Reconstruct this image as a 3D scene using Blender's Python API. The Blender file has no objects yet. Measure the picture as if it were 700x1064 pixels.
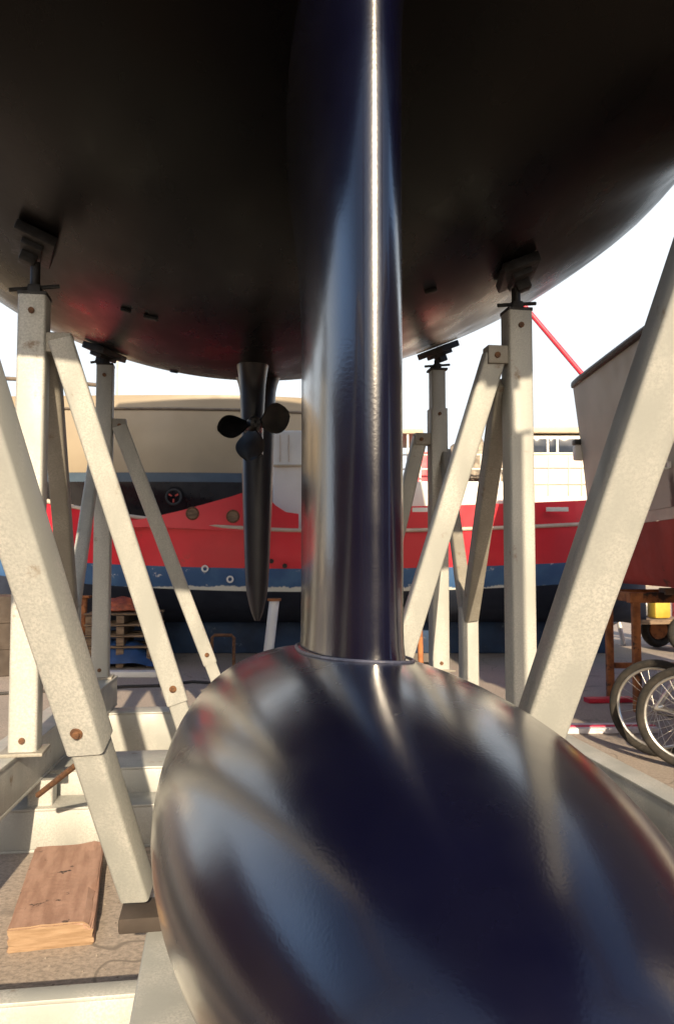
import bpy, bmesh, math, random
from mathutils import Vector, Matrix
random.seed(7)
R = math.radians
S = bpy.context.scene
COL = S.collection

# ------------------------------------------------------------------ camera
F, PITCH, CH = 835.0, R(3.3), 1.3
cam = bpy.data.cameras.new("camera")
cam.sensor_width = 36.0
cam.sensor_fit = 'AUTO'
cam.lens = F / 1064 * 36
cam.clip_end = 3000
cam.clip_start = 0.05
cam.dof.use_dof = True
cam.dof.focus_distance = 2.2
cam.dof.aperture_fstop = 10
camo = bpy.data.objects.new("camera", cam)
camo.location = (0, 0, CH)
camo.rotation_euler = (math.pi / 2 + PITCH, 0, 0)
COL.objects.link(camo)
S.camera = camo

# ------------------------------------------------------------------ light
SUN_EL, SUN_AZ = R(24.5), R(8)            # azimuth measured from straight behind the camera, to its right
S.world = bpy.data.worlds.new("World")
S.world.use_nodes = True
nt = S.world.node_tree
nt.nodes.clear()
wo = nt.nodes.new('ShaderNodeOutputWorld')
bg = nt.nodes.new('ShaderNodeBackground')
sky = nt.nodes.new('ShaderNodeTexSky')
sky.sky_type = 'NISHITA'
sky.sun_disc = False
sky.sun_elevation = SUN_EL
sky.sun_rotation = math.pi - SUN_AZ
sky.air_density = 1.0
sky.dust_density = 2.5
sky.ozone_density = 1.0
bg.inputs['Strength'].default_value = 0.12
# thin bright cloud in front of the camera and along the horizon, clear blue overhead and behind
wtc = nt.nodes.new('ShaderNodeTexCoord')
wsp = nt.nodes.new('ShaderNodeSeparateXYZ')
nt.links.new(wtc.outputs['Generated'], wsp.inputs[0])
wno = nt.nodes.new('ShaderNodeTexNoise')
wno.inputs['Scale'].default_value = 2.6
wno.inputs['Detail'].default_value = 7
wno.inputs['Roughness'].default_value = .6
nt.links.new(wtc.outputs['Generated'], wno.inputs['Vector'])


def wmath(op, a, b):
    q = nt.nodes.new('ShaderNodeMath')
    q.operation = op
    for i, x in enumerate((a, b)):
        if isinstance(x, (int, float)):
            q.inputs[i].default_value = x
        else:
            nt.links.new(x, q.inputs[i])
    return q.outputs[0]


wv = wmath('ADD', wmath('MULTIPLY', wsp.outputs[1], .75), wmath('MULTIPLY', wsp.outputs[2], -1.0))
wv = wmath('ADD', wv, wmath('MULTIPLY', wno.outputs[0], .9))
wv = wmath('ADD', wv, wmath('MULTIPLY', wmath('ABSOLUTE', wsp.outputs[0], 0), .62))
wr = nt.nodes.new('ShaderNodeMapRange')
wr.interpolation_type = 'SMOOTHSTEP'
wr.inputs[1].default_value = .35
wr.inputs[2].default_value = .95
nt.links.new(wv, wr.inputs[0])
wm = nt.nodes.new('ShaderNodeMix')
wm.data_type = 'RGBA'
nt.links.new(wr.outputs[0], wm.inputs[0])
nt.links.new(sky.outputs[0], wm.inputs[6])
wr2 = nt.nodes.new('ShaderNodeMapRange')
wr2.interpolation_type = 'SMOOTHSTEP'
wr2.inputs[1].default_value = .35
wr2.inputs[2].default_value = .85
nt.links.new(wmath('ADD', wsp.outputs[1], wmath('MULTIPLY', wno.outputs[0], .2)), wr2.inputs[0])
wm2 = nt.nodes.new('ShaderNodeMix')
wm2.data_type = 'RGBA'
nt.links.new(wr2.outputs[0], wm2.inputs[0])
wm2.inputs[6].default_value = (3.0, 4.7, 7.6, 1)
wm2.inputs[7].default_value = (5.3, 5.75, 6.1, 1)
nt.links.new(wm2.outputs[2], wm.inputs[7])
nt.links.new(wm.outputs[2], bg.inputs['Color'])
nt.links.new(bg.outputs[0], wo.inputs['Surface'])
sl = bpy.data.lights.new("sun", 'SUN')
sl.energy = 5.0
sl.angle = R(0.53)
sl.color = (1.0, 0.81, 0.57)
so = bpy.data.objects.new("sun", sl)
sd = Vector((math.sin(SUN_AZ) * math.cos(SUN_EL), -math.cos(SUN_AZ) * math.cos(SUN_EL), math.sin(SUN_EL)))
so.rotation_euler = sd.to_track_quat('Z', 'Y').to_euler()
so.location = sd * 40
COL.objects.link(so)
S.view_settings.view_transform = 'Standard'
S.view_settings.look = 'None'
S.view_settings.exposure = 0.74
S.view_settings.gamma = 1
S.view_settings.use_curve_mapping = False
S.render.engine = 'CYCLES'
S.cycles.max_bounces = 8
S.cycles.use_denoising = True


def at(u, v, Y):
    """photo pixel (700 x 1064) at world depth Y -> world point"""
    x = (u - 350) / F
    y = -(v - 532) / F
    d = Vector((x, math.cos(PITCH) - y * math.sin(PITCH), math.sin(PITCH) + y * math.cos(PITCH)))
    return d * (Y / d.y) + Vector((0, 0, CH))


# ------------------------------------------------------------------ materials
def ramp(n, a, b):
    r = n.nodes.new('ShaderNodeMapRange')
    r.inputs[1].default_value = a
    r.inputs[2].default_value = b
    r.interpolation_type = 'SMOOTHSTEP'
    return r


def mixc(n, fac, a, b):
    m = n.nodes.new('ShaderNodeMix')
    m.data_type = 'RGBA'
    n.links.new(fac, m.inputs[0])
    for sock, val in ((m.inputs[6], a), (m.inputs[7], b)):
        if isinstance(val, tuple):
            sock.default_value = (*val, 1)
        else:
            n.links.new(val, sock)
    return m.outputs[2]


def noise(n, co, scale, detail=4, rough=.55, dist=0):
    t = n.nodes.new('ShaderNodeTexNoise')
    t.inputs['Scale'].default_value = scale
    t.inputs['Detail'].default_value = detail
    t.inputs['Roughness'].default_value = rough
    t.inputs['Distortion'].default_value = dist
    n.links.new(co, t.inputs['Vector'])
    return t.outputs[0]


def mp(n, co, sc, loc=(0, 0, 0), rot=(0, 0, 0)):
    m = n.nodes.new('ShaderNodeMapping')
    m.inputs['Scale'].default_value = sc
    m.inputs['Location'].default_value = loc
    m.inputs['Rotation'].default_value = rot
    n.links.new(co, m.inputs['Vector'])
    return m.outputs[0]


def mat(name, c1, c2=None, scale=6, lo=.35, hi=.65, rough=.5, rough2=None, metal=0, coat=0, coat_r=.1,
        bump=0, bscale=60, det=6, spot=None, spot_scale=9, spot_lo=.62, spot_hi=.72, stretch=(1, 1, 1), spec=.5, fine=.0):
    m = bpy.data.materials.new(name)
    m.use_nodes = True
    n = m.node_tree
    b = n.nodes['Principled BSDF']
    tc = n.nodes.new('ShaderNodeTexCoord')
    co = mp(n, tc.outputs['Object'], stretch)
    b.inputs['Metallic'].default_value = metal
    b.inputs['Coat Weight'].default_value = coat
    b.inputs['Coat Roughness'].default_value = coat_r
    b.inputs['Specular IOR Level'].default_value = spec
    c2 = c2 or tuple(x * .75 for x in c1)
    r1 = ramp(n, lo, hi)
    n.links.new(noise(n, co, scale, det, .55), r1.inputs[0])
    out = mixc(n, r1.outputs[0], c1, c2)
    if fine:
        rf = ramp(n, .3, .7)
        n.links.new(noise(n, tc.outputs['Object'], 140, 3, .7), rf.inputs[0])
        out = mixc(n, rf.outputs[0], out, tuple(x * (1 - fine) for x in c2))
    if spot:
        r2 = ramp(n, spot_lo, spot_hi)
        n.links.new(noise(n, mp(n, tc.outputs['Object'], (1, 1, 1), (3.3, 1.7, 9.1)), spot_scale, 5, .65), r2.inputs[0])
        out = mixc(n, r2.outputs[0], out, spot)
    n.links.new(out, b.inputs['Base Color'])
    rr = ramp(n, .3, .7)
    rr.inputs[3].default_value = rough
    rr.inputs[4].default_value = rough2 if rough2 is not None else min(1, rough * 1.25)
    n.links.new(noise(n, co, scale * 2.3, 4), rr.inputs[0])
    n.links.new(rr.outputs[0], b.inputs['Roughness'])
    if bump:
        bp = n.nodes.new('ShaderNodeBump')
        bp.inputs['Strength'].default_value = bump
        bp.inputs['Distance'].default_value = .004
        n.links.new(noise(n, tc.outputs['Object'], bscale, 3), bp.inputs['Height'])
        n.links.new(bp.outputs[0], b.inputs['Normal'])
        if coat:
            n.links.new(bp.outputs[0], b.inputs['Coat Normal'])
    return m


M = {}
M['galv'] = mat('galvanised steel', (.50, .495, .46), (.34, .35, .33), 5.5, lo=.36, hi=.66, det=3, rough=.4, rough2=.6, metal=.1, bump=.04, bscale=30,
                spot=(.20, .15, .10), spot_scale=8, spot_lo=.63, spot_hi=.76, stretch=(1, 1, .3), fine=.03)
M['galv_dark'] = mat('weathered steel', (.34, .32, .275), (.25, .235, .20), 6, rough=.5, metal=.1, bump=.15, bscale=60,
                     spot=(.16, .10, .06), spot_scale=9, spot_lo=.6, spot_hi=.75, fine=.08)
M['bolt'] = mat('rusty bolt', (.17, .08, .035), (.09, .045, .025), 40, rough=.75, bump=.4, bscale=200)
M['rust'] = mat('rusty frame', (.40, .155, .055), (.20, .075, .03), 9, rough=.8, bump=.5, bscale=80, spot=(.04, .025, .02), spot_scale=3, spot_lo=.55, spot_hi=.62)
M['dark_iron'] = mat('dark iron', (.035, .035, .037), (.02, .018, .016), 20, rough=.5, metal=.4, bump=.3)
M['keel'] = mat('navy keel paint', (.0017, .002, .010), (.0028, .0032, .013), 3, rough=.19, rough2=.26, coat=.6, coat_r=.13, bump=.07, bscale=110, spec=.7)
M['bulb'] = mat('navy bulb paint', (.0018, .002, .0105), (.003, .0033, .014), 3, rough=.2, rough2=.28, coat=.6, coat_r=.16, bump=.05, bscale=200, spec=.8)
M['bead'] = mat('sealant bead', (.06, .065, .10), (.03, .035, .06), 30, rough=.35, bump=.5, bscale=120)
M['hull'] = mat('dark hull paint', (.002, .0017, .002), (.004, .003, .0028), 2.2, rough=.24, rough2=.36, bump=.05, bscale=60, stretch=(1, .4, 1), spec=.12)
M['rudder'] = mat('dark rudder paint', (.006, .006, .011), (.010, .009, .013), 4, rough=.32, rough2=.42)
M['prop'] = mat('black propeller', (.006, .006, .007), (.014, .012, .012), 14, rough=.35, metal=.5)
M['deck'] = mat('grey deck', (.5, .5, .48), (.42, .42, .4), 5, rough=.6)
M['wood'] = mat('weathered red plank', (.40, .25, .19), (.29, .17, .125), 3.5, rough=.8, bump=.6, bscale=45,
                spot=(.04, .03, .028), spot_scale=11, spot_lo=.62, spot_hi=.68, stretch=(7, 1.1, 7))
M['wood_end'] = mat('sawn timber end', (.31, .21, .13), (.24, .155, .09), 8, rough=.8, bump=.4, stretch=(1, 1, 9))
M['timber'] = mat('grey timber', (.24, .17, .11), (.13, .09, .06), 7, rough=.85, bump=.5, stretch=(1, 5, 5))
M['brick'] = mat('red timber block', (.28, .085, .05), (.15, .05, .035), 7, rough=.85, bump=.5)
M['red'] = mat('red boat paint', (.74, .022, .042), (.62, .018, .034), 1.4, rough=.3, rough2=.45, coat=.2, spot=(.44, .05, .05), spot_scale=3, spot_lo=.62, spot_hi=.75)
M['white'] = mat('white boat paint', (.78, .77, .73), (.70, .69, .65), 2, rough=.4, spot=(.55, .48, .38), spot_scale=4, spot_lo=.68, spot_hi=.8)
M['navy_bottom'] = mat('navy bottom paint', (.010, .016, .034), (.02, .028, .05), 2, rough=.7)
M['blue_keel'] = mat('worn blue paint', (.018, .05, .12), (.012, .028, .065), 2.5, rough=.65, spot=(.10, .13, .17), spot_scale=5, spot_lo=.62, spot_hi=.7)
M['tan'] = mat('cream boat paint', (.25, .20, .13), (.22, .175, .115), 1.2, rough=.35, rough2=.5)
M['blue_line'] = mat('slate blue stripe', (.045, .075, .11), (.035, .06, .09), 4, rough=.4)
M['black_gloss'] = mat('glossy black hull', (.012, .012, .014), (.02, .02, .022), 3, rough=.14, rough2=.2, bump=.25, bscale=6)
M['red_bottom'] = mat('dark red bottom paint', (.42, .052, .034), (.30, .038, .026), 2.2, rough=.7, spot=(.10, .03, .02), spot_scale=4, spot_lo=.62, spot_hi=.74)
M['rail'] = mat('pale rub rail', (.62, .52, .42), (.5, .42, .34), 5, rough=.5)
M['tan_roof'] = mat('tan canopy', (.55, .47, .34), (.47, .40, .29), 3, rough=.6)
M['glass'] = mat('dark cabin glass', (.03, .04, .06), (.05, .06, .085), 5, rough=.12, spec=.25)
M['net'] = mat('piled fishing net', (.36, .31, .25), (.16, .14, .12), 12, rough=.95, bump=1, bscale=30)
M['pipe'] = mat('rail pipe', (.14, .11, .08), (.09, .07, .055), 8, rough=.5)
M['steel'] = mat('bright steel', (.62, .61, .58), (.5, .49, .47), 9, rough=.28, metal=.9)
M['tyre'] = mat('dusty tyre', (.014, .013, .012), (.032, .027, .022), 16, rough=.85, bump=.4, bscale=150)
M['bike'] = mat('dark bicycle paint', (.03, .03, .035), (.05, .04, .04), 10, rough=.35, coat=.3)
M['orange'] = mat('orange plastic', (.40, .10, .045), (.20, .05, .03), 14, rough=.5)
M['tarp'] = mat('blue tarpaulin', (.02, .07, .22), (.012, .045, .14), 5, rough=.5, bump=.6, bscale=14)
M['yellow'] = mat('yellow plastic', (.50, .36, .05), (.42, .28, .03), 6, rough=.45)
M['grit'] = mat('grit', (.30, .26, .22), (.12, .10, .085), 3, lo=.45, hi=.55, rough=.9)
M['drum'] = mat('dull brown drum', (.06, .045, .035), (.04, .03, .024), 6, rough=.7)
M['cable'] = mat('black cable', (.02, .02, .02), (.035, .03, .03), 20, rough=.6)
M['stripe_w'] = mat('white tape', (.70, .68, .70), (.6, .57, .6), 7, rough=.6)
M['stripe_r'] = mat('red tape', (.60, .03, .10), (.5, .02, .07), 7, rough=.55)
M['crane'] = mat('red crane paint', (.68, .03, .06), (.55, .025, .05), 4, rough=.4)
M['wall'] = mat('pale shed wall', (.62, .57, .48), (.54, .5, .42), .4, rough=.8)
M['brickwall'] = mat('brown brick', (.20, .12, .08), (.13, .08, .055), 3, rough=.9)
M['shed_roof'] = mat('pale shed roof', (.42, .40, .38), (.36, .34, .32), .5, rough=.7)


# painted band with scraped white edge (the scrape is a worn line in the paint)
def band_material():
    m = bpy.data.materials.new('scraped blue band')
    m.use_nodes = True
    n = m.node_tree
    b = n.nodes['Principled BSDF']
    tc = n.nodes.new('ShaderNodeTexCoord')
    r0 = ramp(n, .4, .7)
    n.links.new(noise(n, tc.outputs['Object'], 3.2, 6), r0.inputs[0])
    base = mixc(n, r0.outputs[0], (.035, .10, .24), (.06, .15, .30))
    r2 = ramp(n, .62, .68)
    n.links.new(noise(n, mp(n, tc.outputs['Object'], (1, 1, 1.6), (4, 2, 1)), 5, 6, .7), r2.inputs[0])
    base = mixc(n, r2.outputs[0], base, (.55, .57, .58))
    sp = n.nodes.new('ShaderNodeSeparateXYZ')
    n.links.new(tc.outputs['Object'], sp.inputs[0])
    ad = n.nodes.new('ShaderNodeMath')
    ad.operation = 'MULTIPLY_ADD'
    n.links.new(noise(n, mp(n, tc.outputs['Object'], (1.5, 1, 1)), 4, 5, .7), ad.inputs[0])
    ad.inputs[1].default_value = .14
    n.links.new(sp.outputs[2], ad.inputs[2])
    r3 = ramp(n, 1.015, 1.0)
    r3.inputs[1].default_value, r3.inputs[2].default_value = 1.025, 1.005
    n.links.new(ad.outputs[0], r3.inputs[0])
    base = mixc(n, r3.outputs[0], base, (.66, .68, .62))
    n.links.new(base, b.inputs['Base Color'])
    b.inputs['Roughness'].default_value = .6
    return m


M['band'] = band_material()


def grey_hull_material():
    m = mat('grey boat paint', (.45, .41, .335), (.39, .36, .295), 1.6, rough=.45)
    n = m.node_tree
    b = n.nodes['Principled BSDF']
    tc = n.nodes.new('ShaderNodeTexCoord')
    base = b.inputs['Base Color'].links[0].from_socket
    sp = n.nodes.new('ShaderNodeSeparateXYZ')
    wob = n.nodes.new('ShaderNodeVectorMath')
    wob.operation = 'ADD'
    n.links.new(tc.outputs['Object'], wob.inputs[0])
    nz = n.nodes.new('ShaderNodeTexNoise')
    nz.inputs['Scale'].default_value = 9
    sc = n.nodes.new('ShaderNodeVectorMath')
    sc.operation = 'SCALE'
    sc.inputs[3].default_value = .09
    n.links.new(tc.outputs['Object'], nz.inputs['Vector'])
    n.links.new(nz.outputs['Color'], sc.inputs[0])
    n.links.new(sc.outputs[0], wob.inputs[1])
    n.links.new(wob.outputs[0], sp.inputs[0])

    def dist(sock, c, a, bb):
        s = n.nodes.new('ShaderNodeMath')
        s.operation = 'SUBTRACT'
        n.links.new(sock, s.inputs[0])
        s.inputs[1].default_value = c
        q = n.nodes.new('ShaderNodeMath')
        q.operation = 'ABSOLUTE'
        n.links.new(s.outputs[0], q.inputs[0])
        r = ramp(n, a, bb)
        r.inputs[3].default_value, r.inputs[4].default_value = 1, 0
        n.links.new(q.outputs[0], r.inputs[0])
        return r.outputs[0]
    k = n.nodes.new('ShaderNodeMath')
    k.operation = 'MULTIPLY'
    n.links.new(dist(sp.outputs[1], -2.0 + .045, .015, .07), k.inputs[0])
    n.links.new(dist(sp.outputs[2], 1.80, .12, .26), k.inputs[1])
    n.links.new(mixc(n, k.outputs[0], base, (.035, .022, .016)), b.inputs['Base Color'])
    return m


M['grey'] = grey_hull_material()


def ground_material():
    m = bpy.data.materials.new('yard concrete')
    m.use_nodes = True
    n = m.node_tree
    b = n.nodes['Principled BSDF']
    tc = n.nodes.new('ShaderNodeTexCoord')
    co = tc.outputs['Object']
    r1 = ramp(n, .35, .68)
    n.links.new(noise(n, co, .55, 6, .6), r1.inputs[0])
    c = mixc(n, r1.outputs[0], (.44, .365, .305), (.34, .295, .255))
    r2 = ramp(n, .56, .72)
    n.links.new(noise(n, mp(n, co, (1, 2.2, 1), (5, 3, 0)), 1.3, 6, .7), r2.inputs[0])
    c = mixc(n, r2.outputs[0], c, (.19, .165, .145))
    r4 = ramp(n, .64, .7)
    n.links.new(noise(n, mp(n, co, (1, 1, 1), (9, 1, 0)), 3.1, 5, .7), r4.inputs[0])
    c = mixc(n, r4.outputs[0], c, (.13, .115, .105))
    r3 = ramp(n, .3, .75)
    n.links.new(noise(n, co, 55, 4, .7), r3.inputs[0])
    c = mixc(n, r3.outputs[0], c, (.22, .19, .165))
    vo = n.nodes.new('ShaderNodeTexVoronoi')
    vo.feature = 'DISTANCE_TO_EDGE'
    vo.inputs['Scale'].default_value = .55
    ds = n.nodes.new('ShaderNodeVectorMath')
    ds.operation = 'ADD'
    nz = n.nodes.new('ShaderNodeTexNoise')
    nz.inputs['Scale'].default_value = 2.5
    n.links.new(co, nz.inputs['Vector'])
    sc = n.nodes.new('ShaderNodeVectorMath')
    sc.operation = 'SCALE'
    sc.inputs[3].default_value = .5
    n.links.new(nz.outputs['Color'], sc.inputs[0])
    n.links.new(co, ds.inputs[0])
    n.links.new(sc.outputs[0], ds.inputs[1])
    n.links.new(ds.outputs[0], vo.inputs['Vector'])
    r5 = ramp(n, .001, .005)
    r5.inputs[3].default_value, r5.inputs[4].default_value = 1, 0
    n.links.new(vo.outputs[0], r5.inputs[0])
    c = mixc(n, r5.outputs[0], c, (.2, .17, .145))
    n.links.new(c, b.inputs['Base Color'])
    b.inputs['Roughness'].default_value = .88
    bp = n.nodes.new('ShaderNodeBump')
    bp.inputs['Strength'].default_value = .5
    bp.inputs['Distance'].default_value = .006
    n.links.new(noise(n, co, 38, 6, .7), bp.inputs['Height'])
    n.links.new(bp.outputs[0], b.inputs['Normal'])
    return m


M['ground'] = ground_material()


# ------------------------------------------------------------------ mesh helpers
class MB:
    def __init__(s):
        s.v, s.f = [], []

    def add(s, vs, fs):
        o = len(s.v)
        s.v += [tuple(q) for q in vs]
        s.f += [tuple(i + o for i in q) for q in fs]
        return s

    def loft(s, rings, close=True, caps=True):
        n = len(rings[0])
        vs = [p for r in rings for p in r]
        fs = []
        for a in range(len(rings) - 1):
            for i in range(n if close else n - 1):
                j = (i + 1) % n
                fs.append((a * n + i, a * n + j, (a + 1) * n + j, (a + 1) * n + i))
        if caps and close:
            fs.append(tuple(range(n))[::-1])
            fs.append(tuple((len(rings) - 1) * n + i for i in range(n)))
        return s.add(vs, fs)

    def bar(s, p0, p1, w, d, up=(0, 0, 1), r=.012, seg=3, taper=1):
        """rounded rectangular tube: w across, d along the projected 'up' side"""
        p0, p1 = Vector(p0), Vector(p1)
        z = (p1 - p0).normalized()
        up = Vector(up)
        if abs(up.normalized().dot(z)) > .98:
            up = Vector((0, 1, 0))
        x = up.cross(z).normalized()
        y = z.cross(x)
        r = min(r, w * .45, d * .45)
        prof = []
        for cx, cy, a0 in ((1, 1, 0), (-1, 1, 90), (-1, -1, 180), (1, -1, 270)):
            for k in range(seg + 1):
                a = R(a0 + 90 * k / seg)
                prof.append((cx * (w / 2 - r) + r * math.cos(a), cy * (d / 2 - r) + r * math.sin(a)))
        rings = []
        for p, t in ((p0, 1), (p1, taper)):
            rings.append([p + x * a * t + y * b * t for a, b in prof])
        return s.loft(rings)

    def box(s, c, size, r=.004, rot=None):
        """chamfered box"""
        c = Vector(c)
        hx, hy, hz = (q / 2 for q in size)
        r = min(r, hx * .5, hy * .5, hz * .5)
        bm = bmesh.new()
        bmesh.ops.create_cube(bm, size=1)
        for q in bm.verts:
            q.co = Vector((q.co.x * 2 * hx, q.co.y * 2 * hy, q.co.z * 2 * hz))
        if r > 0:
            bmesh.ops.bevel(bm, geom=bm.edges[:], offset=r, segments=2, affect='EDGES', profile=.6)
        mt = Matrix.Translation(c) @ (rot.to_4x4() if rot else Matrix())
        bm.transform(mt)
        bm.verts.ensure_lookup_table()
        s.add([q.co.copy() for q in bm.verts], [[q.index for q in f.verts] for f in bm.faces])
        bm.free()
        return s

    def tube(s, pts, r, n=10, caps=True, r1=None):
        pts = [Vector(p) for p in pts]
        rings = []
        ref = None
        for i, p in enumerate(pts):
            a = pts[max(0, i - 1)]
            b = pts[min(len(pts) - 1, i + 1)]
            z = (b - a).normalized()
            if ref is None:
                ref = Vector((0, 0, 1)) if abs(z.z) < .9 else Vector((1, 0, 0))
            x = ref.cross(z).normalized()
            ref = z.cross(x)
            rr = r if r1 is None else r + (r1 - r) * i / (len(pts) - 1)
            rings.append([p + x * rr * math.cos(2 * math.pi * k / n) + ref * rr * math.sin(2 * math.pi * k / n) for k in range(n)])
        return s.loft(rings, True, caps)

    def ring(s, c, ax, Rr, r, n=48, m=10, squash=1):
        c = Vector(c)
        ax = Vector(ax).normalized()
        u = ax.orthogonal().normalized()
        w = ax.cross(u)
        rings = []
        for i in range(n + 1):
            a = 2 * math.pi * i / n
            dr = u * math.cos(a) + w * math.sin(a)
            rings.append([c + dr * (Rr + r * math.cos(2 * math.pi * k / m)) + ax * r * squash * math.sin(2 * math.pi * k / m) for k in range(m)])
        return s.loft(rings, True, False)

    def prism(s, poly, off):
        """planar polygon (list of 3d points) extruded by off"""
        n = len(poly)
        off = Vector(off)
        vs = [Vector(p) for p in poly] + [Vector(p) + off for p in poly]
        fs = [tuple(range(n)), tuple(range(2 * n - 1, n - 1, -1))] + [(i, i + n, (i + 1) % n + n, (i + 1) % n) for i in range(n)]
        return s.add(vs, fs)

    def build(s, name, m, parent=None, angle=38):
        me = bpy.data.meshes.new(name)
        me.from_pydata(s.v, [], s.f)
        bm = bmesh.new()
        bm.from_mesh(me)
        bmesh.ops.remove_doubles(bm, verts=bm.verts[:], dist=1e-6)
        bmesh.ops.recalc_face_normals(bm, faces=bm.faces[:])
        bm.to_mesh(me)
        bm.free()
        me.shade_smooth()
        me.set_sharp_from_angle(angle=R(angle))
        o = bpy.data.objects.new(name, me)
        COL.objects.link(o)
        if m:
            me.materials.append(m)
        if parent:
            o.parent = parent
        return o


def tag(o, label=None, cat=None, group=None, kind=None):
    for k, v in (('label', label), ('category', cat), ('group', group), ('kind', kind)):
        if v:
            o[k] = v
    return o


def empty(name, loc=(0, 0, 0), rz=0, label=None, cat=None, group=None):
    o = bpy.data.objects.new(name, None)
    o.empty_display_size = .2
    o.location = loc
    o.rotation_euler = (0, 0, rz)
    COL.objects.link(o)
    return tag(o, label, cat, group)


def copy_tree(o, parent=None):
    c = o.copy()
    COL.objects.link(c)
    c.parent = parent
    for ch in list(o.children):
        copy_tree(ch, c)
    return c


# ------------------------------------------------------------------ ground
gm = MB()
gm.add([(-900, -900, 0), (900, -900, 0), (900, 900, 0), (-900, 900, 0)], [(0, 1, 2, 3)])
tag(gm.build('ground', M['ground']), kind='structure')

# ------------------------------------------------------------------ the yacht above the camera
AY = math.atan(.18)
YO = (.093, 1.8, 0)
yacht = empty('sailing_yacht', YO, AY, 'dark sailing yacht on a cradle with navy bulb keel seen from below', 'sailing yacht')


def to_local(p, o, a):
    d = Vector(p) - Vector(o)
    return Vector((d.x * math.cos(a) + d.y * math.sin(a), -d.x * math.sin(a) + d.y * math.cos(a), d.z))


SHEER = 4.35
BOW, STERN = -4.2, 7.8


def sheer(s):
    return SHEER + .020 * max(0, 2 - s) ** 2


def hK(s):
    if s < -.7:
        return 3.259 + .5 * (-.7 - s)
    return 2.46 + (.095 * (2.2 - s) ** 2 if s < 2.2 else .044 * (s - 2.2) ** 2)


def hc(s):
    if s < 1.5:
        q = min(1, (1.5 - s) / 1.4)
        return .16 - .15 * q * q * (3 - 2 * q)
    return .16 - .004 * (s - 1.5)


def hB(s):
    if s < 2.2:
        return max(.02, 2.35 * (1 - (math.sqrt((2.2 - s) ** 2 + .3) - .548) / 6.2))
    return 2.35 - .5 * ((s - 2.2) / 5.6) ** 2


def hull_h(s, t):
    B = hB(s)
    tau = min(1, abs(t) / B)
    k, c = hK(s), hc(s)
    bot = k + c * B * B * tau * tau
    top = sheer(s)
    return bot + max(0, top - k - c * B * B) * max(0, (tau - .66) / .34) ** 3.6


hm = MB()
rings = []
NS, NT = 70, 40
taus = [math.sin(math.pi / 2 * i / NT) for i in range(NT + 1)]
for i in range(NS + 1):
    s = BOW + (STERN - BOW) * i / NS
    B = hB(s)
    half = [(B * q, s, min(hull_h(s, B * q), sheer(s))) for q in taus]
    rings.append([(-x, y, z) for x, y, z in half[::-1]] + half[1:])
hm.loft(rings, close=False)
n = len(rings[0])
hm.f.append(tuple(range(NS * n, NS * n + n)))
hull = hm.build('hull', M['hull'], yacht, 50)
dm = MB()
dk = []
for i in range(NS + 1):
    s = BOW + (STERN - BOW) * i / NS
    B = hB(s) * 1.0
    z = sheer(s)
    dk.append([(-B, s, z + .004), (0, s, z + .07), (B, s, z + .004)])
dm.loft(dk, close=False)
dm.build('deck', M['deck'], yacht)
dh = MB()
dh.loft([[(sg * w, y, z) for sg, w, z in ((-1, 2.0, SHEER - .02), (-1, 1.9 * k, zt), (1, 1.9 * k, zt), (1, 2.0, SHEER - .02))] for y, zt, k in ((2.6, 4.9, .9), (3.6, 6.1, 1), (6.3, 6.2, 1), (6.7, 6.1, .95))])
shade_house = dh.build('deckhouse', M['white'], yacht)  # unseen deckhouse, added so its shadow falls on the cream boat
for sg in (-1, 1):
    for y0 in (3.7, 4.6, 5.5):
        MB().add([(sg * (2.004 - .1 * (z - 4.35) / 1.75), y, z) for y, z in ((y0, 5.1), (y0 + .7, 5.1), (y0 + .7, 5.6), (y0, 5.6))], [(0, 1, 2, 3)]).build('window', M['glass'], shade_house)


def foil(x, T):
    return 5 * T * (.2969 * math.sqrt(x) - .126 * x - .3516 * x * x + .2843 * x ** 3 - .1036 * x ** 4) if x < 1 else 0


def foil_ring(le, c, T, h, t0=0, n=40):
    up = [(math.sin(math.pi / 2 * i / n)) ** 2 for i in range(n + 1)]
    pr = [(t0 + foil(x, T), le + c * x, h) for x in up]
    pl = [(t0 - foil(x, T), le + c * x, h) for x in up[1:-1]]
    return pr + pl[::-1]


fm = MB()
rings = []
NH = 40
for i in range(NH + 1):
    q = i / NH
    h = 1.0 + 1.66 * q
    g = max(0, (h - 1.85) / .75)
    ft = max(0, 1 - (h - 1.0) / .14)               # weld fillet on the bulb
    rt = max(0, (q - .80) / .20)                     # wide fairing into the hull
    ring = foil_ring(-.012 * ft ** 3 * 2 - .01 * rt ** 3, 1.12 + .30 * g ** 1.6, .222 + .03 * g ** 1.7 + .03 * ft ** 3 + .05 * rt ** 2.5, h)
    rings.append([(x, y, 1.0 + (hK(y) + .03 + hc(y) * x * x - 1.0) * q) for x, y, z in ring])
fm.loft(rings)
fm.build('keel_fin', M['keel'], yacht, 60)

bm_ = MB()
rings = []
BA, BB, BV, BH, BS, BT = 1.13, .452, .325, .748, .0, -.034
for i in range(61):
    a = math.pi * i / 60
    q = -math.cos(a)                                 # -1 nose (towards the camera) .. 1 tail
    y = BS + (BA if q < 0 else 1.75) * q
    rad = math.sin(a) if q < 0 else math.sin(a) ** 1.25
    rad = max(rad, .004)
    rings.append([(BT + BB * rad * math.cos(2 * math.pi * k / 64), y, BH + BV * rad * math.sin(2 * math.pi * k / 64)) for k in range(64)])
bm_.loft(rings)
bulb = bm_.build('keel_bulb', M['bulb'], yacht, 80)


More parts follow.
